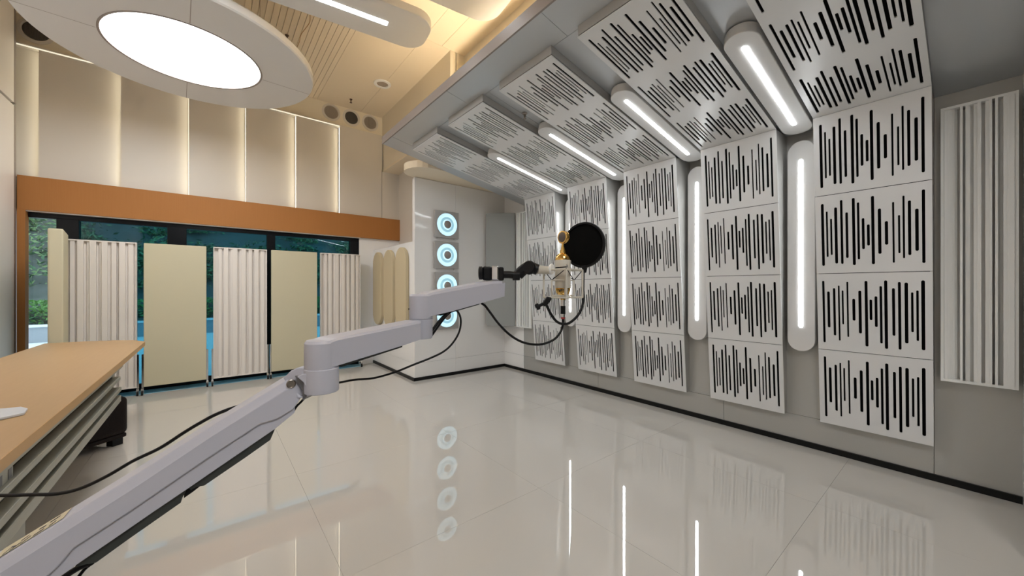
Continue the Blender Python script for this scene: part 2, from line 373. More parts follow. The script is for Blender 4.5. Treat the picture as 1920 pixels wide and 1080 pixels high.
for k in range(5):
    y0 = .156+PIT*k; yc = y0+.30
    t = thing('acoustic_column', (3.8,yc,Zb), clab[k], 'acoustic panel', 'slotted columns on the right wall')
    off = nz*-.016
    A = Vector((Xt,y0+.002,Zt))+off; B = Vector((Xb,y0+.002,Zb))+off
    MB().prism([A, B, Vector((XW,y0+.002,Zb)), Vector((XW,y0+.002,Zt+.006))], (0,.596,0)).obj('box', M['side'], t)
    o2 = nz*-.012
    a, b = Vector((Xt,y0+.012,Zt-.012))+o2, Vector((Xb,y0+.012,Zb+.012))+o2
    MB().prism([a, b, b-nz*.005, a-nz*.005], (0,.576,0)).obj('black_liner', M['black'], t)
    for r in range(4):
        c = Vector((Xt,yc,Zt)) - ya*(LEN*(r+.5)/4)
        board(t, c, xa, ya, wall_pat[k][r] == 'A')
# ceiling runs of the same boards
Xo, Zo = 1.835, 1.290+.1852*(Xt-1.835)
yb = Vector((Xo-Xt,0,Zo-Zt)); LB = yb.length; yb.normalize(); nb = xa.cross(yb)
ceil_pat = {0:'BBA',1:'ABB',2:'BAB',3:'BAA',4:'BAB'}  # from the outer end towards the wall
rlab = {0:'slotted ceiling panel run cut off by the top of the frame, nearest the viewer',
        1:'large slotted ceiling panel run second nearest, left of the nearest pill ceiling light',
        2:'middle slotted ceiling panel run, third from the viewer',
        3:'slotted ceiling panel run second from the far end of the soffit',
        4:'farthest slotted ceiling panel run at the far end of the soffit'}
for k in range(5):
    y0 = .156+PIT*k; yc = y0+.30
    t = thing('ceiling_panel_run', (2.7,yc,Zt), rlab[k], 'acoustic panel', 'slotted panel runs under the soffit')
    off = nb*-.016
    A = Vector((Xo,y0+.002,Zo))+off; B = Vector((Xt,y0+.002,Zt))+off
    MB().prism([A, B, Vector((Xt,y0+.002,sz(Xt)-.001)), Vector((Xo,y0+.002,sz(Xo)-.001))], (0,.596,0)).obj('box', M['side'], t)
    o2 = nb*-.012
    a, b = Vector((Xo,y0+.012,Zo))+o2+Vector((.012,0,0)), Vector((Xt,y0+.012,Zt))+o2-Vector((.012,0,0))
    MB().prism([a, b, b-nb*.005, a-nb*.005], (0,.576,0)).obj('black_liner', M['black'], t)
    for r in range(3):
        board(t, Vector((Xo,yc,Zo)) - yb*(LB*(r+.5)/3), xa, yb, ceil_pat[k][r] == 'A')

# ------------------------------------------------------------------ pill-shaped lights on the wall and under the soffit
wlab = ['pill-shaped white wall light between the two nearest slotted columns','pill-shaped white wall light second from the right',
        'pill-shaped white wall light just right of the pop filter','pill-shaped white wall light directly behind the gold microphone']
slab = ['pill-shaped ceiling light nearest the viewer, under the soffit','pill-shaped ceiling light second nearest, under the soffit',
        'pill-shaped ceiling light second from the far end of the soffit','farthest pill-shaped ceiling light under the soffit']
for k in range(4):
    yc = .8745+PIT*k
    t = thing('wall_light', (XW,yc,-.515), wlab[k], 'wall light', 'pill lights on the right wall')
    MB().stadium((3.752,yc,.345), UP, (0,1,0), .862, .092, .075).obj('housing', M['caps'], t, smooth=35, bevel=.004)
    MB().box(3.828,XW,yc-.04,yc+.04,-.40,1.1).obj('mounting_plate', M['greyw'], t)
    MB().stadium((3.749,yc,.365), UP, (0,1,0), .687, .0125, .006).obj('light_strip', M['led'], t)
    t = thing('ceiling_light', (3.07,yc,sz(3.07)), slab[k], 'ceiling light', 'pill lights under the soffit')
    def cp(x, dz=0): return Vector((x, yc, 1.29+.1852*(Xt-x)+dz))
    c = (cp(2.415)+cp(3.73))/2; L = (cp(2.415)-cp(3.73)).length/2
    MB().stadium(c-Vector((0,0,.002)), yb, (0,1,0), L, .098, .066).obj('housing', M['caps'], t, smooth=35, bevel=.004)
    c = (cp(2.535)+cp(3.575))/2; L = (cp(2.535)-cp(3.575)).length/2
    MB().stadium(c-Vector((0,0,.006)), yb, (0,1,0), L, .0135, .006).obj('light_strip', M['led'], t)

# ------------------------------------------------------------------ wall diffusers with vertical ribs
def ribs(parent, x0, axis, dirv, nrm, base, width, z0, z1, prof, m, gap=.0):
    # prof: list of (relative width, depth) ribs laid along dirv from base, standing out along nrm
    tot = sum(p[0] for p in prof); u = 0
    for wd, dp in prof:
        a = base+dirv*(width*u/tot); b = base+dirv*(width*(u+wd)/tot); u += wd
        pts = [a, b, b+nrm*dp, a+nrm*dp]
        MB().prism([Vector((p.x,p.y,z0)) for p in pts], (0,0,z1-z0)).obj('rib', m, parent)
PR = [(1.2,.07),(.8,.062),(.8,.055),(.9,.048),(.9,.030),(1,.010),(.9,.088),(.9,.002),(1.6,.06),(1.2,.03),(1.2,.06),(1.3,.075),(1.3,.03),(1.3,.065),(.9,.085),(.9,.0015),(.9,.085),(.8,.03),(.9,.04),(1.2,.075),(.6,.082),(1.6,.086)]
def wall_diffuser(y0, y1, label):
    t = thing('ribbed_diffuser', (XW,(y0+y1)/2,-.613), label, 'diffuser')
    MB().box(3.835,XW,y0,y1,-.613,1.186).obj('backboard', M['ribw'], t)
    for z0, z1 in ((-.613,-.597),(1.170,1.186)): MB().box(3.756,3.836,y0,y1,z0,z1).obj('end_rail', M['ribw'], t)
    for a, b in ((y0,y0+.014),(y1-.014,y1)): MB().box(3.756,3.836,a,b,-.597,1.170).obj('side_rail', M['ribw'], t)
    ribs(t, 0, 0, Vector((0,-1,0)), Vector((-1,0,0)), Vector((3.836,y1-.015,0)), y1-y0-.03, -.597, 1.170, PR, M['ribw'])
wall_diffuser(-.182, .125, 'tall white ribbed diffuser at the right edge of the slotted wall')
wall_diffuser(4.17, 4.53, 'white ribbed diffuser in the far corner beside the grey felt panel')
# diagonal grey felt panel across the far corner
t = thing('corner_panel', (3.6,4.7,-.60), 'tall grey felt panel with rounded corners across the far corner', 'acoustic panel')
a = onY(911,506,4.86); b = Vector((3.735,4.535,0)); a = Vector((a.x,4.86,0)); d = (b-a); Ld = d.length; d.normalize(); n = Vector((d.y,-d.x,0))
if n.y > 0: n = -n
pts = []
r = .03
for (cu, cz, s0) in ((r,1.19-r,1),(r,-.605+r,2)):
    for k in range(7):
        an = math.pi/2*(s0) + math.pi/2*k/6; q = a+d*(cu+r*math.cos(an)); pts.append(Vector((q.x,q.y,cz+r*math.sin(an))))
q = a+d*Ld; pts += [Vector((q.x,q.y,-.605)), Vector((q.x,q.y,1.19))]
MB().prism(pts, -n*.045).obj('felt_board', M['greyfab'], t, bevel=.004)
MB().prism([p*1 - n*.046 for p in pts], -n*.01).obj('backing', M['ribw'], t)
for zz in (-.45,1.0): MB().box(a.x+.14,a.x+.18,YF-.045,YF-.0005,zz,zz+.04).obj('bracket', M['ribw'], t)

# ------------------------------------------------------------------ four boxes with cyan light rings
sl = ['topmost of the four grey boxes with glowing cyan rings','second from the top of the grey boxes with cyan rings','third grey ring-light box, just above the white boom arm','lowest grey ring-light box, below the white boom arm']
zs = [(.743,1.139),(.288,.689),(-.167,.234),(-.612,-.216)]
for k, (z0,z1) in enumerate(zs):
    zc = (z0+z1)/2; t = thing('ring_light_box', (2.7275,YF,z0), sl[k], 'wall light', 'column of ring light boxes')
    MB().box(2.527,2.928,4.895,4.932,z0,z1).obj('box', M['spk'], t, bevel=.004)
    for zz in (z0-.02, z1+.02):
        pass
    for xx in (2.56,2.87): MB().box(xx,xx+.03,4.93,YF,zc-.21,zc+.21).obj('bracket', M['white'], t)
    MB().lathe([(.176,0),(.178,.006),(.170,.008),(.166,.002)], (2.7275,4.895,zc), (0,-1,0), 48, False).obj('bezel', M['spk'], t, smooth=True)
    MB().lathe([(.168,.003),(.160,.010),(.140,.009),(.112,.004)], (2.7275,4.896,zc), (0,-1,0), 56, False).obj('light_ring', M['ring'], t, smooth=True)
    MB().lathe([(.112,.004),(.090,.004),(.076,.009)], (2.7275,4.896,zc), (0,-1,0), 56, False).obj('light_ring', M['ring2'], t, smooth=True)
    MB().lathe([(.076,.009),(.070,.020),(.060,.022),(.060,.0)], (2.7275,4.896,zc), (0,-1,0), 56, False).obj('light_ring', M['ring'], t, smooth=True)
    MB().lathe([(.060,.004),(.058,.020),(.042,.030),(.020,.034),(0,.035)], (2.7275,4.896,zc), (0,-1,0), 40).obj('dome', M['cone'], t, smooth=True)

# ------------------------------------------------------------------ three felt capsules on the side wall
cl = ['felt capsule farthest back on the side wall, next to the window pier','middle felt capsule on the side wall','widest-looking felt capsule on the side wall, nearest the ring lights']
for k, (y0,y1) in enumerate([(6.10,6.56),(5.60,6.06),(5.10,5.56)]):
    MBo = MB().stadium((2.185,(y0+y1)/2,-.005), UP, (0,1,0), .61, .20, .05, 12)
    tag(MBo.obj('felt_capsule', M['pad'], smooth=35, bevel=.006), 'tall yellow-cream '+cl[k], 'acoustic panel', 'felt capsules on the side wall')

# ------------------------------------------------------------------ disc light and hanging ceiling fixtures
dc = Vector((-.165,4.68,2.2))
t = thing('disc_light', (dc.x,dc.y,dc.z+.09), 'huge white suspended disc with a glowing round centre', 'ceiling light')
R1, R0 = 1.046, .571
mb = MB(); mb.lathe([(R0+.012,.0),(R1-.012,.0),(R1,.012),(R1,.07),(R1-.02,.09),(R0+.012,.09),(R0+.012,.0)], dc, UP, 96)
mb.obj('disc_rim', M['caps'], t, smooth=30)
MB().lathe([(R0+.06,.086),(R0+.06,.10)], dc, UP, 64).obj('back_plate', M['caps'], t)
mb = MB(); mb.lathe([(R0-.004,-.002),(R0+.014,-.004),(R0+.014,.02),(R0-.004,.02),(R0-.004,-.002)], dc, UP, 96); mb.obj('trim_ring', M['fascia'], t, smooth=30)
MB().lathe([(R0-.004,.006),(R0-.004,.03)], dc, UP, 96).obj('diffuser', M['disc'], t, smooth=30)
mb = MB()
for an in (math.radians(93), math.radians(273), math.radians(3), math.radians(183)):
    d = Vector((math.cos(an), math.sin(an), 0)); s_ = Vector((-d.y,d.x,0))*.0022
    p, q = dc+d*(R0+.02), dc+d*(R1-.013); mb.prism([p-s_, q-s_, q+s_, p+s_], (0,0,-.0006))
mb.obj('seams', M['fascia'], t)
for (px,py) in ((530,70),(440,30)):
    q = onZ(px,py,ZC)
for (x,y) in ((.35,5.25),(-.7,4.2),(.35,4.1),(-.7,5.25)): MB().cyl((x,y,2.28),(x,y,ZC),.002,6).obj('hanger_wire', M['sprk'], t)
def second_disc():
    off = (.15, -5.9, 0)
    c = copy_tree(t, None, off); c['label'] = 'second suspended disc light over the rear of the room, behind the viewer'
    return c
second_disc()
def slab_pts(cx, cy, dx, L, wd, r, z):
    d = Vector((1,dx,0)).normalized(); n = Vector((-d.y,d.x,0)); c = Vector((cx,cy,z)); out = []
    for (sx, sy, a0) in ((1,1,0),(-1,1,1),(-1,-1,2),(1,-1,3)):
        for k in range(9):
            an = math.pi/2*a0+math.pi/2*k/8
            out.append(c + d*(sx*(L-r)+r*math.cos(an)) + n*(sy*(wd-r)+r*math.sin(an)))
    return out, d, n
for (cx, cy, L, lab) in ((.42,3.29,1.14,'hanging round-cornered white light slab beside the disc, far one of two'),(.75,2.55,1.14,'hanging white light slab cut off by the top of the frame, near one of two')):
    t = thing('hanging_light', (cx,cy,2.37), lab, 'ceiling light', 'hanging light slabs')
    pts, d, n = slab_pts(cx, cy, -.12, L, .24 if cy > 3 else .25, .17, 2.3)
    MB().prism(pts, (0,0,.07)).obj('slab', M['caps'], t, smooth=35, bevel=.006)
    a = Vector((cx,cy,2.298)); e = d*(L-.36)
    s_ = n*.026
    MB().prism([a-e-s_, a+e-s_, a+e+s_, a-e+s_], (0,0,.004)).obj('light_strip', M['led'], t)
    for q in (-1,1): MB().cyl(a+e*q*.7+Vector((0,0,.07)), a+e*q*.7+Vector((0,0,ZC-2.3)), .002, 6).obj('hanger_wire', M['sprk'], t)
# small ceiling fittings
q = onZ(717,157,ZC); t = thing('ceiling_speaker', q, 'round white recessed speaker in the cream ceiling', 'speaker')
MB().lathe([(.125,-.001),(.122,-.012),(.085,-.016),(.080,-.004),(.080,0)], q, UP, 40, False).obj('rim', M['ribw'], t, smooth=True)
MB().lathe([(.080,-.004),(.03,-.010),(0,-.011)], q, UP, 40).obj('grille', M['grille'], t, smooth=True)
for (q, lab) in ((onZ(658,186,ZC),'small bronze sprinkler head on the cream ceiling by the round grilles'), (onZ(538,66,ZC),'small bronze sprinkler head on the grooved boards by the disc light')):
    t = thing('sprinkler', q, lab, 'sprinkler', 'ceiling sprinklers')
    MB().lathe([(.022,0),(.022,-.006),(.010,-.012),(.008,-.045),(.0,-.045)], q, UP, 16).obj('body', M['sprk'], t, smooth=True)
    MB().lathe([(.020,-.055),(.020,-.058)], q, UP, 14).obj('deflector', M['sprk'], t); MB().cyl(q+Vector((.006,0,-.04)), q+Vector((.006,0,-.056)), .002, 6).obj('prong', M['sprk'], t)
x, y = 2.10, 2.35; q = Vector((onZ(984,214,1.6).x*1.0, onZ(984,214,1.6).y, 0)); q.z = sz(q.x)
t = thing('sprinkler', q, 'chrome sprinkler head under the silver soffit between panel runs', 'sprinkler')
MB().lathe([(.024,0),(.024,-.008),(.012,-.014),(.009,-.04),(.0,-.04)], q, UP, 16).obj('body', M['screw'], t, smooth=True)
MB().lathe([(.014,-.050),(.014,-.053)], q, UP, 14).obj('deflector', M['screw'], t); MB().cyl(q+Vector((.005,0,-.036)), q+Vector((.005,0,-.052)), .002, 6).obj('prong', M['screw'], t)
pw = [onZ(608/6+480,172/6,ZC-.03), onZ(598/6+480,262/6,ZC-.05), onZ(510/6+480,385/6,ZC-.05), onZ(485/6+480,480/6,ZC-.03), onZ(435/6+480,580/6,ZC-.05)]
tag(MB().tube(pw, .004, 6).obj('loose_wire', M['deskedge']), 'thin loose brown wire drooping under the grooved ceiling boards', 'wire')

# ------------------------------------------------------------------ rolling acoustic screens
RP = [(1.1,.012),(.9,.045),(.5,.02),(1.2,.055),(.7,.02),(.5,.04),(1.3,.055),(.6,.015),(.5,.035),(1.2,.055),(.8,.02),(1.0,.048),(.6,.012),(1.3,.055),(.6,.02),(1.1,.04),(.5,.02)]
def screen(x0, x1, kind, label, group, posts=(1,1)):
    zb, zt, yf = -1.222, .555, 6.42
    t = thing('acoustic_screen', ((x0+x1)/2, yf+.04, FL), label, 'screen', group)
    if kind == 'felt':
        MB().box(x0,x1,yf,yf+.06,zb,zt).obj('felt_board', M['fabric'], t, bevel=.006)
    else:
        MB().box(x0,x1,yf+.05,yf+.062,zb,zt).obj('backboard', M['rib'], t)
        for z0,z1 in ((zb,zb+.014),(zt-.014,zt)): MB().box(x0,x1,yf-.004,yf+.05,z0,z1).obj('end_rail', M['rib'], t)
        for a,b in ((x0,x0+.010),(x1-.010,x1)): MB().box(a,b,yf-.004,yf+.05,zb+.014,zt-.014).obj('side_rail', M['rib'], t)
        ribs(t, 0, 0, Vector((1,0,0)), Vector((0,-1,0)), Vector((x0+.010,yf+.05,0)), x1-x0-.02, zb+.014, zt-.014, RP, M['rib'])
    for s_, on in zip((-1,1), posts):
        if not on: continue
        xp = x0-.010 if s_ < 0 else x1+.010
        MB().box(xp-.009,xp+.009,yf+.01,yf+.035,-1.24,-.82).obj('post', M['chrome'], t)
        cbo = MB(); cbo.box(xp-.0125,xp+.0125,yf-.02,yf+.03,-1.262,-1.235); cbo.box(xp-.0125,xp-.0085,yf-.03,yf,-1.30,-1.25); cbo.box(xp+.0085,xp+.0125,yf-.03,yf,-1.30,-1.25)
        co = cbo.obj('caster', M['chrome'], t, bevel=.003)
        wv = MB().cyl((xp-.008,yf-.022,FL+.028),(xp+.008,yf-.022,FL+.028),.028,18); wv.obj('wheel', M['rubber'], co)
screen(-1.292,-.703,'rib','ivory ribbed screen partly behind the oak desk, leftmost of the window screens','ribbed rolling screens',(0,1))
screen(-.642,-.044,'felt','plain cream felt screen with teal glass gaps either side, left one of two','felt rolling screens')
screen(.028,.633,'rib','ivory ribbed screen standing between the two plain cream screens','ribbed rolling screens')
screen(.688,1.292,'felt','plain cream felt screen second from the right end of the row','felt rolling screens')
screen(1.340,1.945,'rib','ivory ribbed screen at the right end of the row, beside the white pier','ribbed rolling screens')
t = thing('acoustic_screen', (-1.22,6.05,FL), 'cream felt screen seen end-on at the left, turned square to the others', 'screen', 'felt rolling screens')
MB().prism([(-1.265,5.80,-1.20),(-1.161,5.80,-1.20),(-1.241,6.375,-1.20),(-1.345,6.375,-1.20)], (0,0,1.80)).obj('felt_board', M['fabric'], t, bevel=.012)
for yy in (5.86,6.30):
    co = MB().box(-1.235,-1.185,yy-.02,yy+.02,-1.262,-1.20).obj('caster', M['chrome'], t); MB().cyl((-1.222,yy,FL+.028),(-1.198,yy,FL+.028),.028,16).obj('wheel', M['rubber'], co)

# ------------------------------------------------------------------ oak desk at the left
ZD = -.545
t = thing('desk', (-.95,2.6,FL), 'long light-oak desk with grey-green metal rails at the left', 'desk')
top = [(-1.30,-.6),(-.520,-.6),(-.520,5.30),(-.545,5.36),(-.62,5.50),(-.78,5.62),(-1.0,5.70),(-1.27,5.74)]
MB().prism([(x,y,ZD-.043) for x,y in top], (0,0,.043)).obj('desktop', M['desk'], t, bevel=.002)
eb = [Vector((-.5185,-.6,ZD-.0425)), Vector((-.5185,5.30,ZD-.0425)), Vector((-.5185,5.30,ZD-.001)), Vector((-.5185,-.6,ZD-.001))]
MB().prism(eb, (-.002,0,0)).obj('edge_band', M['deskedge'], t)
y1 = 4.00
MB().box(-.560,-.530,-.5,y1+.15,-.612,-.590).obj('rail', M['steel'], t)
MB().box(-.640,-.620,2.15,y1,-.655,-.612).obj('channel', M['olive'], t)
MB().box(-.565,-.520,-.5,y1-.02,-.682,-.655).obj('rail', M['steel'], t, bevel=.004)
MB().box(-.600,-.560,-.5,y1,-.738,-.682).obj('channel', M['olive'], t)
MB().box(-.565,-.518,-.5,y1,-.768,-.738).obj('rail', M['steel'], t, bevel=.003)
MB().box(-.600,-.570,-.5,y1-.05,-.800,-.768).obj('channel', M['armg'], t)
MB().box(-.575,-.520,-.5,y1,-.845,-.800).obj('rail', M['steel'], t, bevel=.003)
MB().box(-.645,-.555,3.93,4.02,-.70,-.590).obj('bracket', M['steel'], t, bevel=.006)
MB().box(-.575,-.535,-.5,2.10,-.655,-.612).obj('vent_panel', M['steel'], t)
mb = MB()
for q in range(26): mb.box(-.537,-.5335,2.06-q*.075,2.085-q*.075,-.652,-.616)
mb.obj('vent_slots', M['armg'], t)
MB().box(-.70,-.605,.2,2.50,-1.26,-.846).obj('end_panel', M['steel'], t)
for (xx,yy) in ((-1.22,.1),(-1.22,3.9),(-.66,.3),(-.66,2.4)): MB().box(xx,xx+.05,yy,yy+.05,FL,-.84 if xx < -1 else -1.26).obj('leg', M['steel'], t)
MB().box(-1.26,-.60,-.4,3.95,-.84,-.82).obj('tray', M['olive'], t)
for (xx,yy) in ((-1.22,.1),(-1.22,3.9)): MB().box(xx,xx+.05,yy,yy+.05,-.84,ZD-.043).obj('leg', M['steel'], t)
# thin white plastic slab on the desk
pp = [onZ(52,765,ZD+.012), onZ(46,773,ZD+.012), onZ(-60,796,ZD+.012), onZ(-60,768,ZD+.012), onZ(12,765,ZD+.012), onZ(40,762,ZD+.012)]
tag(MB().prism(pp, (0,0,-.0115)).obj('tablet', M['paper'], bevel=.003), 'thin white plastic tablet lying on the oak desk', 'tablet')

# ------------------------------------------------------------------ dark brown leather sofa end on the floor
t = thing('ottoman', (-.85,4.4,FL), 'dark brown leather ottoman on the floor behind the desk rails', 'ottoman')
c0 = Vector((-.535,4.52,0)); d1 = Vector((-.60,-.48,0)).normalized(); d2 = Vector((-.48,.60,0)).normalized()
def obx(u0,u1,v0,v1,z0,z1):
    q = [c0+d1*u0+d2*v0, c0+d1*u1+d2*v0, c0+d1*u1+d2*v1, c0+d1*u0+d2*v1]
    return MB().prism([Vector((p.x,p.y,z0)) for p in q], (0,0,z1-z0))
obx(0,.85,0,.6,-1.235,-.915).obj('cushion', M['leather'], t, bevel=.045, smooth=35, seg=4)
obx(.012,.84,.012,.59,-1.262,-1.225).obj('base', M['leather'], t, bevel=.012)
for u,v in ((.03,.03),(.75,.03),(.03,.5),(.75,.5)): obx(u,u+.07,v,v+.07,FL,-1.262).obj('foot', M['rubber'], t)

# ------------------------------------------------------------------ boom arm in the foreground
def vplane(p0, p1):
    d = Vector((p1.x-p0.x, p1.y-p0.y, 0)).normalized(); n = Vector((-d.y, d.x, 0))
    if n.dot(FW) < 0: n = -n          # pointing away from the viewer
    return p0, n
def onP(pl, px, py, back=0.0):
    o, n = pl; r = ray(px, py); return r*((o+n*back).dot(n)/r.dot(n))
arm = thing('boom_arm', (-.75,.25,FL), 'light grey sprung boom arm reaching across the foreground', 'boom arm')
pl1 = vplane(P(0,1050,.50), P(545,717,.69)); n1 = pl1[1]
crease = [(-80,1121),(0,1075),(240,923),(400,816.7),(543,726.7),(556,719)]
tedge  = [(-80,1094),(0,1047.5),(238,900),(400,796.7),(538,712.5),(551,708.5)]
low = [(566,730),(570,738),(550,767.5),(520,785.8),(488,795),(400,852.5),(240,961.7),(138,1028),(106.7,1065),(60,1105),(-80,1210)]
mb = MB(); W1 = .058
A = [onP(pl1,x,y,.009) for x,y in tedge]; B = [onP(pl1,x,y) for x,y in crease]; L_ = [onP(pl1,x,y) for x,y in low]
Ab = [p+n1*(W1-.018) for p in A]; Bb = [p+n1*W1 for p in B]; Lb = [p+n1*W1 for p in L_]
k = len(A); m = len(L_); vs = A+B+L_+Ab+Bb+Lb; oA,oB,oL,pA,pB,pL = 0,k,2*k,2*k+m,3*k+m,4*k+m; fs = []
for i in range(k-1): fs += [(oA+i,oA+i+1,oB+i+1,oB+i),(pA+i+1,pA+i,pB+i,pB+i+1),(oA+i+1,oA+i,pA+i,pA+i+1)]
fs.append(tuple(range(oB,oB+k))+tuple(range(oL,oL+m))); fs.append(tuple(reversed(tuple(range(pB,pB+k))+tuple(range(pL,pL+m)))))
for i in range(m-1): fs.append((oL+i,oL+i+1,pL+i+1,pL+i))
fs.append((oB+k-1,oL,pL,pB+k-1)); fs.append((oA+k-1,oB+k-1,pB+k-1,pA+k-1)); fs.append((oB,oA,pA,pB)); fs.append((oL+m-1,oB,pB,pL+m-1))
mb.add(vs, fs).obj('lower_link', M['arm'], arm, bevel=.0018)
ls = [(553,762),(553,773),(548,778),(515,805),(420,870),(350,918),(288,960),(240,993),(140,1061.7),(60,1120),(-80,1225),(-80,1190),(60,1090),(106,1055),(138,1018),(240,952),(400,842),(488,788)]
MB().prism([onP(pl1,x,y,.004) for x,y in ls], n1*(W1-.008)).obj('inner_link', M['arm'], arm, bevel=.001)
cb1 = [(516,795),(515,806),(506.7,825),(460,858),(383,910.5),(368,913),(358,919),(350,910),(420,860)]
MB().prism([onP(pl1,x,y,.009) for x,y in cb1], n1*(W1-.018)).obj('under_cover', M['armd'], arm)
cb2 = [(352,910),(347,925),(341.7,933),(339,942.5),(240,1011.7),(180,1055),(161.7,1058),(140,1064),(150,1045),(240,983)]
MB().prism([onP(pl1,x,y,.009) for x,y in cb2], n1*(W1-.018)).obj('under_cover', M['armd'], arm)
MB().prism([onP(pl1,x,y,.015) for x,y in [(345,915),(370,903),(380,908),(362,922),(345,934)]], n1*.02).obj('cable_bundle', M['rubber'], arm)
# sticker with scribbled marks on the top edge of the lower link
def topP(px, w_):  # point on the top face: follow the near top edge and go back w_
    for (a,b) in zip(tedge[:-1], tedge[1:]):
        if a[0] <= px <= b[0]:
            y = a[1]+(b[1]-a[1])*(px-a[0])/(b[0]-a[0]); return onP(pl1,px,y,.009)+n1*w_
up = Vector((0,0,.0008))
st = MB().prism([topP(-20,.004)+up, topP(116,.004)+up, topP(116,.036)+up, topP(-20,.036)+up], up*.6).obj('sticker', M['sticker'], arm); st['label'] = 'cream sticker with dark hand-drawn marks'
ink = MB()
for (a,b,w0,w1) in ((0,10,.006,.016),(8,22,.018,.010),(14,30,.006,.012),(26,38,.020,.024),(34,48,.006,.014),(58,76,.007,.010),(88,98,.007,.012),(60,74,.022,.020),(80,98,.024,.026)):
    p, q = topP(a,w0)+up*2.2, topP(b,w1)+up*2.2; s_ = n1*.0018; ink.prism([p-s_,q-s_,q+s_,p+s_], up*.4)
ink.obj('lettering', M['ink'], st)
# arm root and clamp on the desk (left of the frame)
rootc = onP(pl1,-80,1150)+n1*.03
MB().cyl(Vector((rootc.x-.03,rootc.y,ZD)), Vector((rootc.x-.03,rootc.y,rootc.z+.02)), .035, 24).obj('base_post', M['arm'], arm)
MB().cyl(Vector((rootc.x-.03,rootc.y,ZD)), Vector((rootc.x-.03,rootc.y,ZD+.012)), .07, 28).obj('base_plate', M['arm'], arm)
# knuckle
K = P(603,715,.71)
kn = MB(); kn.lathe([(.0298,0),(.0302,.006),(.0302,.046)], Vector((K.x,K.y,-.1975)), UP, 40)
pk = vplane(P(555,715,.685), P(603,715,.682)); nk = pk[1]
kn.prism([onP(pk,x,y) for x,y in [(600,693),(600,736),(588,739),(574.5,745),(574,727),(568,717),(556,706.5),(566,702),(580,699)]], nk*.05)
kn.obj('knuckle', M['arm'], arm, smooth=35, bevel=.0015)
MB().prism([onP(pk,x,y,.010) for x,y in [(531,709),(545,695),(556,690),(576,688.5),(590,690),(590,702),(570,704),(556,710),(552,727),(560,742),(570,746),(556,748),(540,728)]], nk*.034).obj('hinge_tongue', M['arm'], arm, smooth=40, bevel=.002)
MB().prism([onP(pk,x,y,.006) for x,y in [(553,705),(560,706),(574,725),(575,744),(567,751),(568,735)]], nk*.03).obj('hinge_gap', M['armg'], arm)
sc = onP(pl1,546,719.5)
MB().lathe([(.0080,-.002),(.0080,.0015),(.0066,.0022),(.0060,.0005),(.0030,.0005),(.0028,.0018),(0,.0018)], sc, -n1, 28).obj('pivot_bolt', M['screw'], arm, smooth=30)
# middle link
C1 = P(602.5,650,.71); C2 = P(789.5,600,.95)
dm = Vector((C2.x-C1.x,C2.y-C1.y,0)).normalized(); nm = Vector((-dm.y,dm.x,0)); nm = nm if nm.dot(FW) > 0 else -nm
plm = (Vector((C1.x,C1.y,0))-nm*.029, nm)
def chamfer_link(pl, n, w_, top, bot, cb, cd, name):
    # top: front top edge line; chamfer starts cd metres further back and drops cb px on the front face
    A = [onP(pl,x,y,cd) for x,y in top]; B = [onP(pl,x,y+cb) for x,y in top]; Lo = [onP(pl,x,y) for x,y in bot]
    T = pl[0]                       # start the flat exactly where it touches the joint drum
    for L3, i_, dd in ((A,0,cd),(B,0,0),(Lo,-1,0)): L3[i_] = Vector((T.x,T.y,L3[i_].z))+n*dd
    A2 = [p+n*(w_-2*cd) for p in A]; B2 = [p+n*w_ for p in B]; L2 = [p+n*w_ for p in Lo]
    k, m = len(A), len(Lo); a, b, l, a2, b2, l2 = 0, k, 2*k, 2*k+m, 3*k+m, 4*k+m; fs = []
    for i in range(k-1): fs += [(a+i,a+i+1,b+i+1,b+i),(a2+i+1,a2+i,b2+i,b2+i+1),(a+i+1,a+i,a2+i,a2+i+1)]
    fs += [tuple(range(b,b+k))+tuple(range(l,l+m)), tuple(reversed(tuple(range(b2,b2+k))+tuple(range(l2,l2+m))))]
    for i in range(m-1): fs.append((l+i,l+i+1,l2+i+1,l2+i))
    fs += [(b+k-1,l,l2,b2+k-1),(l+m-1,b,b2,l2+m-1),(a+k-1,b+k-1,b2+k-1,a2+k-1),(b,a,a2,b2)]
    mb = MB(); mb.add(A+B+Lo+A2+B2+L2, fs); return mb.obj(name, M['arm'], arm)
chamfer_link(plm, nm, .058, [(602,641.2),(630,634.6),(781,603.2),(789,601.5)], [(789,636.5),(775.5,641),(752,649),(633,685.5),(602,691)], 4.5, .004, 'middle_link')
z0 = P(602,690.5,.71).z; z1 = onP(plm,602,641.2,.004).z
MB().lathe([(.0286,0),(.0291,.002),(.0291,z1-z0-.005),(.0255,z1-z0),(0,z1-z0)], Vector((C1.x,C1.y,z0)), UP, 48).obj('joint_drum', M['arm'], arm, smooth=35)
z0 = P(811,634,.95).z; z1 = P(811,597.6,.95).z
MB().lathe([(.0270,0),(.0288,.004),(.0291,z1-z0)], Vector((C2.x,C2.y,z0)), UP, 48).obj('joint_drum', M['arm'], arm, smooth=35)
MB().prism([onP(plm,x,y,.02) for x,y in [(640,683),(755,645),(754,651),(640,688)]], nm*.02).obj('cable_cover', M['armd'], arm)
MB().lathe([(.0022,0),(.0022,.002)], P(573.8,672,.71)+RT*-.0001, -RT, 12).obj('grub_screw', M['rubber'], arm)
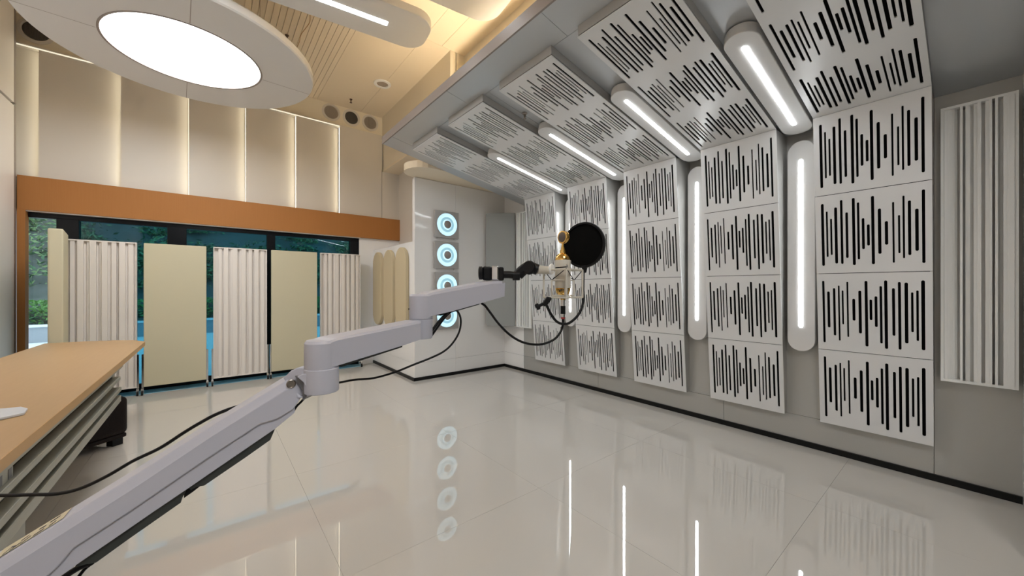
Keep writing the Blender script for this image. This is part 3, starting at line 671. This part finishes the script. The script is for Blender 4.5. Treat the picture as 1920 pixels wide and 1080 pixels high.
# end link
C3 = Vector((C2.x,C2.y,0)); E_ = P(935,540,1.16)
de = Vector((E_.x-C3.x,E_.y-C3.y,0)).normalized(); ne = Vector((-de.y,de.x,0)); ne = ne if ne.dot(FW) > 0 else -ne
ple = (C3-ne*.029, ne)
chamfer_link(ple, ne, .056, [(789,551.7),(811.7,547.7),(921.7,527.3),(942,526.8)], [(947,530),(946,555.8),(910,566),(900,569),(846.7,584),(811.7,592),(789,596.5)], 5, .004, 'end_link')
z0 = P(789,597,.95).z; z1 = onP(ple,789,551.7,.004).z
MB().lathe([(.0286,0),(.0291,.002),(.0291,z1-z0-.005),(.0255,z1-z0),(0,z1-z0)], Vector((C2.x,C2.y,z0)), UP, 48).obj('joint_drum', M['arm'], arm, smooth=35)
MB().lathe([(.0022,0),(.0022,.002)], P(767.6,579.5,.95), -RT, 12).obj('grub_screw', M['rubber'], arm)
MB().prism([onP(ple,x,y,.018) for x,y in [(825,585),(900,566),(899,571),(826,592)]], ne*.02).obj('cable_cover', M['armd'], arm)

# ------------------------------------------------------------------ clamp head and elbow at the end of the arm
dk = 1.13
def pc(px,py,d=dk): return P(px,py,d)
cl_ = thing('microphone_holder', P(925,526,dk), 'black and silver clamp with jointed elbow on the arm tip', 'microphone holder')
q = pc(906,512); MB().lathe([(.014,0),(.020,.003),(.020,.012),(.014,.014)], q, -RT, 28).obj('knob', M['rubber'], cl_, smooth=35)
def pbox(x0,x1,y0,y1,dep,name,m,bev=.003,d=dk,dz=0):
    a = [P(x0,y0,d),P(x1,y0,d),P(x1,y1,d),P(x0,y1,d)]
    return MB().prism(a, FW*dep).obj(name, m, cl_, bevel=bev)
pbox(904,922,499.5,525.5,.045,'clamp_body',M['rubber'],.006)
pbox(921.5,935,498,526,.043,'clamp_sleeve',M['chrome'],.005)
pbox(934.5,944.5,500.5,526,.045,'clamp_jaw',M['rubber'],.004)
mb = MB(); mb.tube([pc(944,515,1.15),pc(955,515,1.15),pc(965,516,1.15),pc(975,515,1.15)], .0115, 14); mb.obj('stub', M['rubber'], cl_, smooth=35)
pbox(961,975,513,525.5,.03,'catch',M['rubber'],.002)
MB().tube([pc(971,516,1.16),pc(979,508,1.16),pc(990,501,1.16),pc(1000,503,1.16),pc(1008,506,1.16)], .0175, 16).obj('elbow', M['rubber'], cl_, smooth=35)
MB().lathe([(.021,0),(.022,.01),(.018,.016)], pc(993,503,1.155), Vector((-FW.x*.9-RT.x*.3,-FW.y*.9-RT.y*.3,.2)), 20).obj('joint_cap', M['rubber'], cl_, smooth=35)
mb = MB(); a = pc(1006,505,1.17); b = pc(1029,507,1.19); mb.cyl(a, b, .0145, 24, .0125); mb.obj('collar', M['micw'], cl_, smooth=35)
mb = MB(); mb.lathe([(.0,0),(.0165,.0),(.0175,.003),(.0165,.006),(.0,.006)], pc(1032.5,504.5,1.19), (RT*.86-FW*.5), 28); mb.obj('flange', M['ribw'], cl_, smooth=35)
MB().cyl(pc(1026,506,1.19), pc(1040,507,1.205), .004, 10).obj('mount_screw', M['micw'], cl_)

# ------------------------------------------------------------------ microphone
DM = 1.20; K_ = DM/FPX; MC = P(1055.5,540,DM)
def mz(py): return (540-py)*K_
mic = thing('microphone', Vector((MC.x,MC.y,mz(556))), 'ivory and gold condenser microphone with round grille head', 'microphone')
def L(prof, name, m, sg=40): return MB().lathe([(r*K_, mz(y)) for r, y in prof], MC, UP, sg).obj(name, m, mic, smooth=35)
L([(0,554.5),(7,554),(11,551.5),(13.5,547),(14.6,540)], 'gold_base', M['gold'])
L([(14.6,540),(15,539),(15,488.5),(14.8,488)], 'body', M['micw'])
L([(14.8,488),(14,483),(11.5,478.5),(7.5,475.3),(5.0,474.5)], 'gold_dome', M['gold'])
L([(5.6,474.5),(5.6,469.5),(4.6,469.3),(3.6,465),(2.2,459),(2.8,456),(0,455)], 'neck', M['gold'], 24)
hax = (-FW*.62-RT*.78).normalized(); hc = P(1057.5,445,DM); rr = .0208
prof = [(rr*math.sin(a_), rr*.92*(-math.cos(a_))) for a_ in [math.pi*i/24 for i in range(0,16)]]
MB().lathe(prof, hc, hax, 40).obj('head_shell', M['gold'], mic, smooth=60)
t0 = prof[-1]
MB().lathe([(t0[0]*1.03, t0[1]-.001),(t0[0]*1.05,t0[1]+.0015),(t0[0]*.97,t0[1]+.002)], hc, hax, 40).obj('grille_rim', M['gold'], mic, smooth=35)
MB().lathe([(t0[0]*.98, t0[1]+.001),(t0[0]*.6,t0[1]+.004),(0,t0[1]+.005)], hc, hax, 36).obj('grille', M['mesh'], mic, smooth=50)
mb = MB()
for k in range(-2,3):
    c_ = MC-FW*(14.3*K_)+RT*(k*3.2*K_-8*K_*0); c_.z = mz(543.5+abs(k)*.3); mb.box(c_.x-.0016,c_.x+.0016,c_.y-.001,c_.y+.001,c_.z-.003,c_.z+.003)
mb.obj('emblem', M['mesh'], mic)
# cradle
sm = thing('shock_mount', Vector((MC.x,MC.y,mz(560))), 'ivory square wire shock mount around the microphone', 'shock mount')
def fr(u, v, py): return Vector((MC.x,MC.y,0)) + RT*(u*K_) + FW*(v*K_) + UP*mz(py)
def bar(pts, r=.0028, name='bar', m=None): MB().tube(pts, r, 8, smooth=False).obj(name, m or M['micw'], sm)
ro = 24; cn = [(-37,-4),(0,-30),(37,-2),(0,26)]
ct = [(-36,-2),(2,-30),(37,2),(0,28)]
for py, nm_ in ((506.5,'upper_ring'),(557.5,'lower_ring')):
    pts = [fr(u,v,py) for u,v in ct]; bar(pts+[pts[0]], .0030, nm_)
for (u,v) in ct: bar([fr(u,v,506),fr(u,v,558)], .0032, 'upright')
ci = [(-21.5,-6),(1,-20),(21.5,4),(0,19)]
for py, nm_ in ((525.5,'inner_ring'),(554,'inner_ring')):
    pts = [fr(u,v,py) for u,v in ci]; bar(pts+[pts[0]], .0022, nm_)
for (u,v) in ci: bar([fr(u,v,525),fr(u,v,554)], .0022, 'upright')
for (a_,b_,ya_,yb_) in ((0,0,507,525.5),(1,0,504.5,525.5),(1,2,504.5,525.5),(2,2,507,525.5),(3,2,506,525.5),(3,0,506,525.5)):
    p = fr(*ct[a_],ya_); q = fr(*ci[b_],yb_); bar([p,q], .0013, 'elastic_cord', M['rubber'])
bar([fr(-16,-18,503),fr(4,-30,502)], .0016, 'elastic_cord', M['rubber'])
MB().lathe([(0,-.004),(.004,-.002),(.004,.002),(0,.004)], fr(2,-31,500), UP, 12).obj('knob', M['chrome'], sm, smooth=True)
MB().lathe([(.0085,0),(.0085,.006)], fr(0,0,562), UP, 20).obj('lock_nut', M['gold'], sm)
# pop filter
pf = thing('pop_filter', P(1094,500,1.26), 'round black pop filter beside the gold microphone', 'pop filter')
pn = (-FW*.80-RT*.60).normalized(); pcn = P(1094.5,459.5,1.26); rp = .0765
MB().lathe([(rp-.006,-.006),(rp,-.006),(rp+.0015,0),(rp,.006),(rp-.006,.006),(rp-.006,-.006)], pcn, pn, 64).obj('rim', M['rubber'], pf, smooth=35)
MB().lathe([(rp-.005,.0),(rp*.5,.003),(0,.004)], pcn, pn, 64).obj('mesh_screen', M['pop'], pf, smooth=True)
MB().cyl(P(1096,499,1.26), P(1096,511,1.255), .011, 16, .006).obj('stem_clip', M['rubber'], pf)
MB().tube([P(1094,509,1.245),P(1093.5,540,1.235),P(1093,568,1.225),P(1085,589,1.205),P(1070,604,1.188),P(1057,607.5,1.18),P(1044,603,1.175),P(1033,589,1.165),P(1024,571,1.155)], .0042, 12).obj('gooseneck', M['rubber'], pf, smooth=50)
MB().prism([P(x,y,1.145) for x,y in [(1018,567),(1026,556),(1034,557.5),(1034,562),(1026,573),(1019,575)]], FW*.025).obj('clip', M['rubber'], pf, bevel=.003)
MB().tube([P(1008,575,1.14),P(1020,569,1.145)], .005, 10, smooth=False).obj('clip_screw', M['rubber'], pf)
MB().lathe([(.009,-.006),(.0105,0),(.009,.006)], P(1008,575,1.14), (RT*.7+UP*.4), 18).obj('clip_knob', M['rubber'], pf, smooth=35)

# ------------------------------------------------------------------ cables
cb = thing('microphone_cable', P(1055.5,600,1.2), 'black microphone cable looping from the arm tip to the microphone', 'cable')
def Lc(prof, name, m): return MB().lathe([(r*K_, mz(y)) for r, y in prof], MC, UP, 24).obj(name, m, cb, smooth=35)
Lc([(4.2,573.5),(4.2,562)], 'connector', M['chrome']); Lc([(4.7,588.5),(4.7,573.5)], 'connector_sleeve', M['rubber']); Lc([(4.4,594.5),(4.4,588.5)], 'connector_end', M['chrome']); Lc([(3.6,598),(4.2,594.5)], 'connector_ring', M['red'])
MB().tube([P(1055.5,597,1.20),P(1055,610,1.20),P(1050,624,1.19),P(1038,637,1.18),P(1018,645,1.17),P(997,645.5,1.16),P(976,640,1.15),P(955,627,1.14),P(935,607,1.13),P(920,587,1.12),P(910,574,1.12),P(902,568,1.12)], .0036, 12).obj('lead', M['rubber'], cb, smooth=50)
tag(MB().tube([P(846,581,1.0),P(858,584,1.0),P(864,600,1.0),P(861,622,1.0),P(849,643,.99),P(832,659,.98),P(808,671,.97),P(775,684,.95),P(740,698,.93),P(700,709,.91),P(665,712,.89),P(632,718,.87),P(600,722,.86)], .0026, 10).obj('loop_cable', M['rubber'], smooth=50), 'thin black cable drooping in a loop under the arm links', 'cable')
tag(MB().tube([P(840,586,.99),P(830,595,.98),P(818,609,.97),P(806,626,.96)], .0036, 10).obj('link_cable', M['rubber'], smooth=50), 'short black cable bridging the two upper arm links, left one', 'cable', 'bridging cables')
tag(MB().tube([P(846,584,1.0),P(836,593,.99),P(823,610,.98),P(806,634,.97)], .0030, 10).obj('link_cable', M['rubber'], smooth=50), 'short black cable bridging the two upper arm links, right one', 'cable', 'bridging cables')
tag(MB().tube([P(-60,927,.80),P(0,929,.80),P(60,927.5,.80),P(105,926,.80),P(150,916,.80),P(200,893,.80),P(250,864,.80),P(300,840,.80),P(345,811,.80),P(375,793,.80),P(405,777,.80),P(440,764,.80),P(480,756,.80)], .0036, 10).obj('arm_cable', M['rubber'], smooth=50), 'black cable running behind the lower arm towards the desk', 'cable')
tag(MB().tube([P(575,741,.74),P(566,752,.73),P(556,762,.72),P(548,775,.71)], .0022, 8).obj('hinge_cable', M['rubber'], smooth=50), 'short black cable showing at the arm hinge', 'cable')
tag(MB().tube([P(165,1057,.63),P(145,1066,.62),P(120,1082,.61),P(95,1100,.60),P(60,1125,.59)], .0048, 10).obj('under_cable', M['rubber'], smooth=50), 'thicker black cable leaving the underside of the lower arm', 'cable')
tag(MB().tube([P(175,1055,.64),P(160,1066,.63),P(145,1085,.62),P(130,1110,.61)], .0026, 10).obj('under_cable', M['rubber'], smooth=50), 'thinner black cable leaving the underside of the lower arm', 'cable')

# ------------------------------------------------------------------ outside: terrace, planter, hedge, slope
random.seed(5)
struct(MB().box(-14, 16, 6.78, 15.0, FL-.15, FL-.06).obj('terrace_floor', M['outfl']), 'pale terrace paving outside the window', 'terrace')
pt = thing('planter_wall', (0,14.9,FL-.06), 'low grey concrete planter wall outside the window', 'planter')
MB().box(-14,16,14.8,15.05,FL-.06,-.99).obj('wall_body', M['conc'], pt); MB().box(-14,16,14.74,15.10,-.99,-.94).obj('coping', M['outfl'], pt, bevel=.01)
vs = []; fs = []; NX, NY = 60, 24
for j in range(NY+1):
    for i in range(NX+1):
        x = -16+36*i/NX; y = 15.0+11*j/NY; z = -1.0+7.2*(j/NY)**1.05+random.uniform(-.16,.16); vs.append((x,y,z))
for j in range(NY):
    for i in range(NX): a = j*(NX+1)+i; fs.append((a,a+1,a+NX+2,a+NX+1))
mb = MB(); mb.add(vs, fs); struct(mb.obj('hillside', M['rock'], smooth=80), 'rocky planted slope rising beyond the terrace', 'slope')
def leaves(n, fn, size, m, name, label):
    mb = MB(); vs = []; fs = []
    for _ in range(n):
        c = Vector(fn()); a = Vector((random.gauss(0,1),random.gauss(0,1),random.gauss(0,.6))).normalized(); b = a.orthogonal().normalized()
        b = (Matrix.Rotation(random.uniform(0,6.28),3,a) @ b); s_ = size*random.uniform(.6,1.3); k = len(vs)
        vs += [c-a*s_, c+b*s_*.35, c+a*s_, c-b*s_*.35]; fs.append((k,k+1,k+2,k+3))
    me = bpy.data.meshes.new(name); me.from_pydata(vs, [], fs); me.materials.append(m); o = bpy.data.objects.new(name, me); C.objects.link(o)
    return tag(o, label, 'foliage', None, 'stuff')
def hz(y): return -1.0+7.2*((y-15)/11)**1.05
leaves(9000, lambda: (random.uniform(-6,9), random.uniform(15.2,15.9), -.95+random.random()**.8*.62), .075, M['leafa'], 'hedge', 'bright green low hedge growing in the planter')
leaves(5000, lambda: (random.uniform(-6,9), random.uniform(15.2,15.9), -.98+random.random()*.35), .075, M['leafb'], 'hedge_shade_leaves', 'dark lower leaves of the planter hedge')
cl3 = [(random.uniform(-9,13), random.uniform(16.2,25.5), random.uniform(.35,.9)) for _ in range(260)]
def bush():
    x,y,r_ = random.choice(cl3); return (x+random.gauss(0,r_*.5), y+random.gauss(0,r_*.35), hz(min(26,max(15,y)))+abs(random.gauss(0,r_*.35)))
leaves(30000, bush, .085, M['leafc'], 'slope_shrubs', 'pale green shrubs scattered over the slope')
leaves(30000, bush, .09, M['leafb'], 'slope_undergrowth', 'dark green undergrowth scattered over the slope')
leaves(9000, lambda: (random.uniform(-10,16), random.uniform(21.5,24), 3.7+random.gauss(0,.5)+random.random()*1.2), .14, M['leafa'], 'slope_top_foliage', 'band of green foliage along the top of the slope')

# lift everything so that the floor is at height zero
for o in list(S.objects):
    if o.parent is None: o.location.z += H
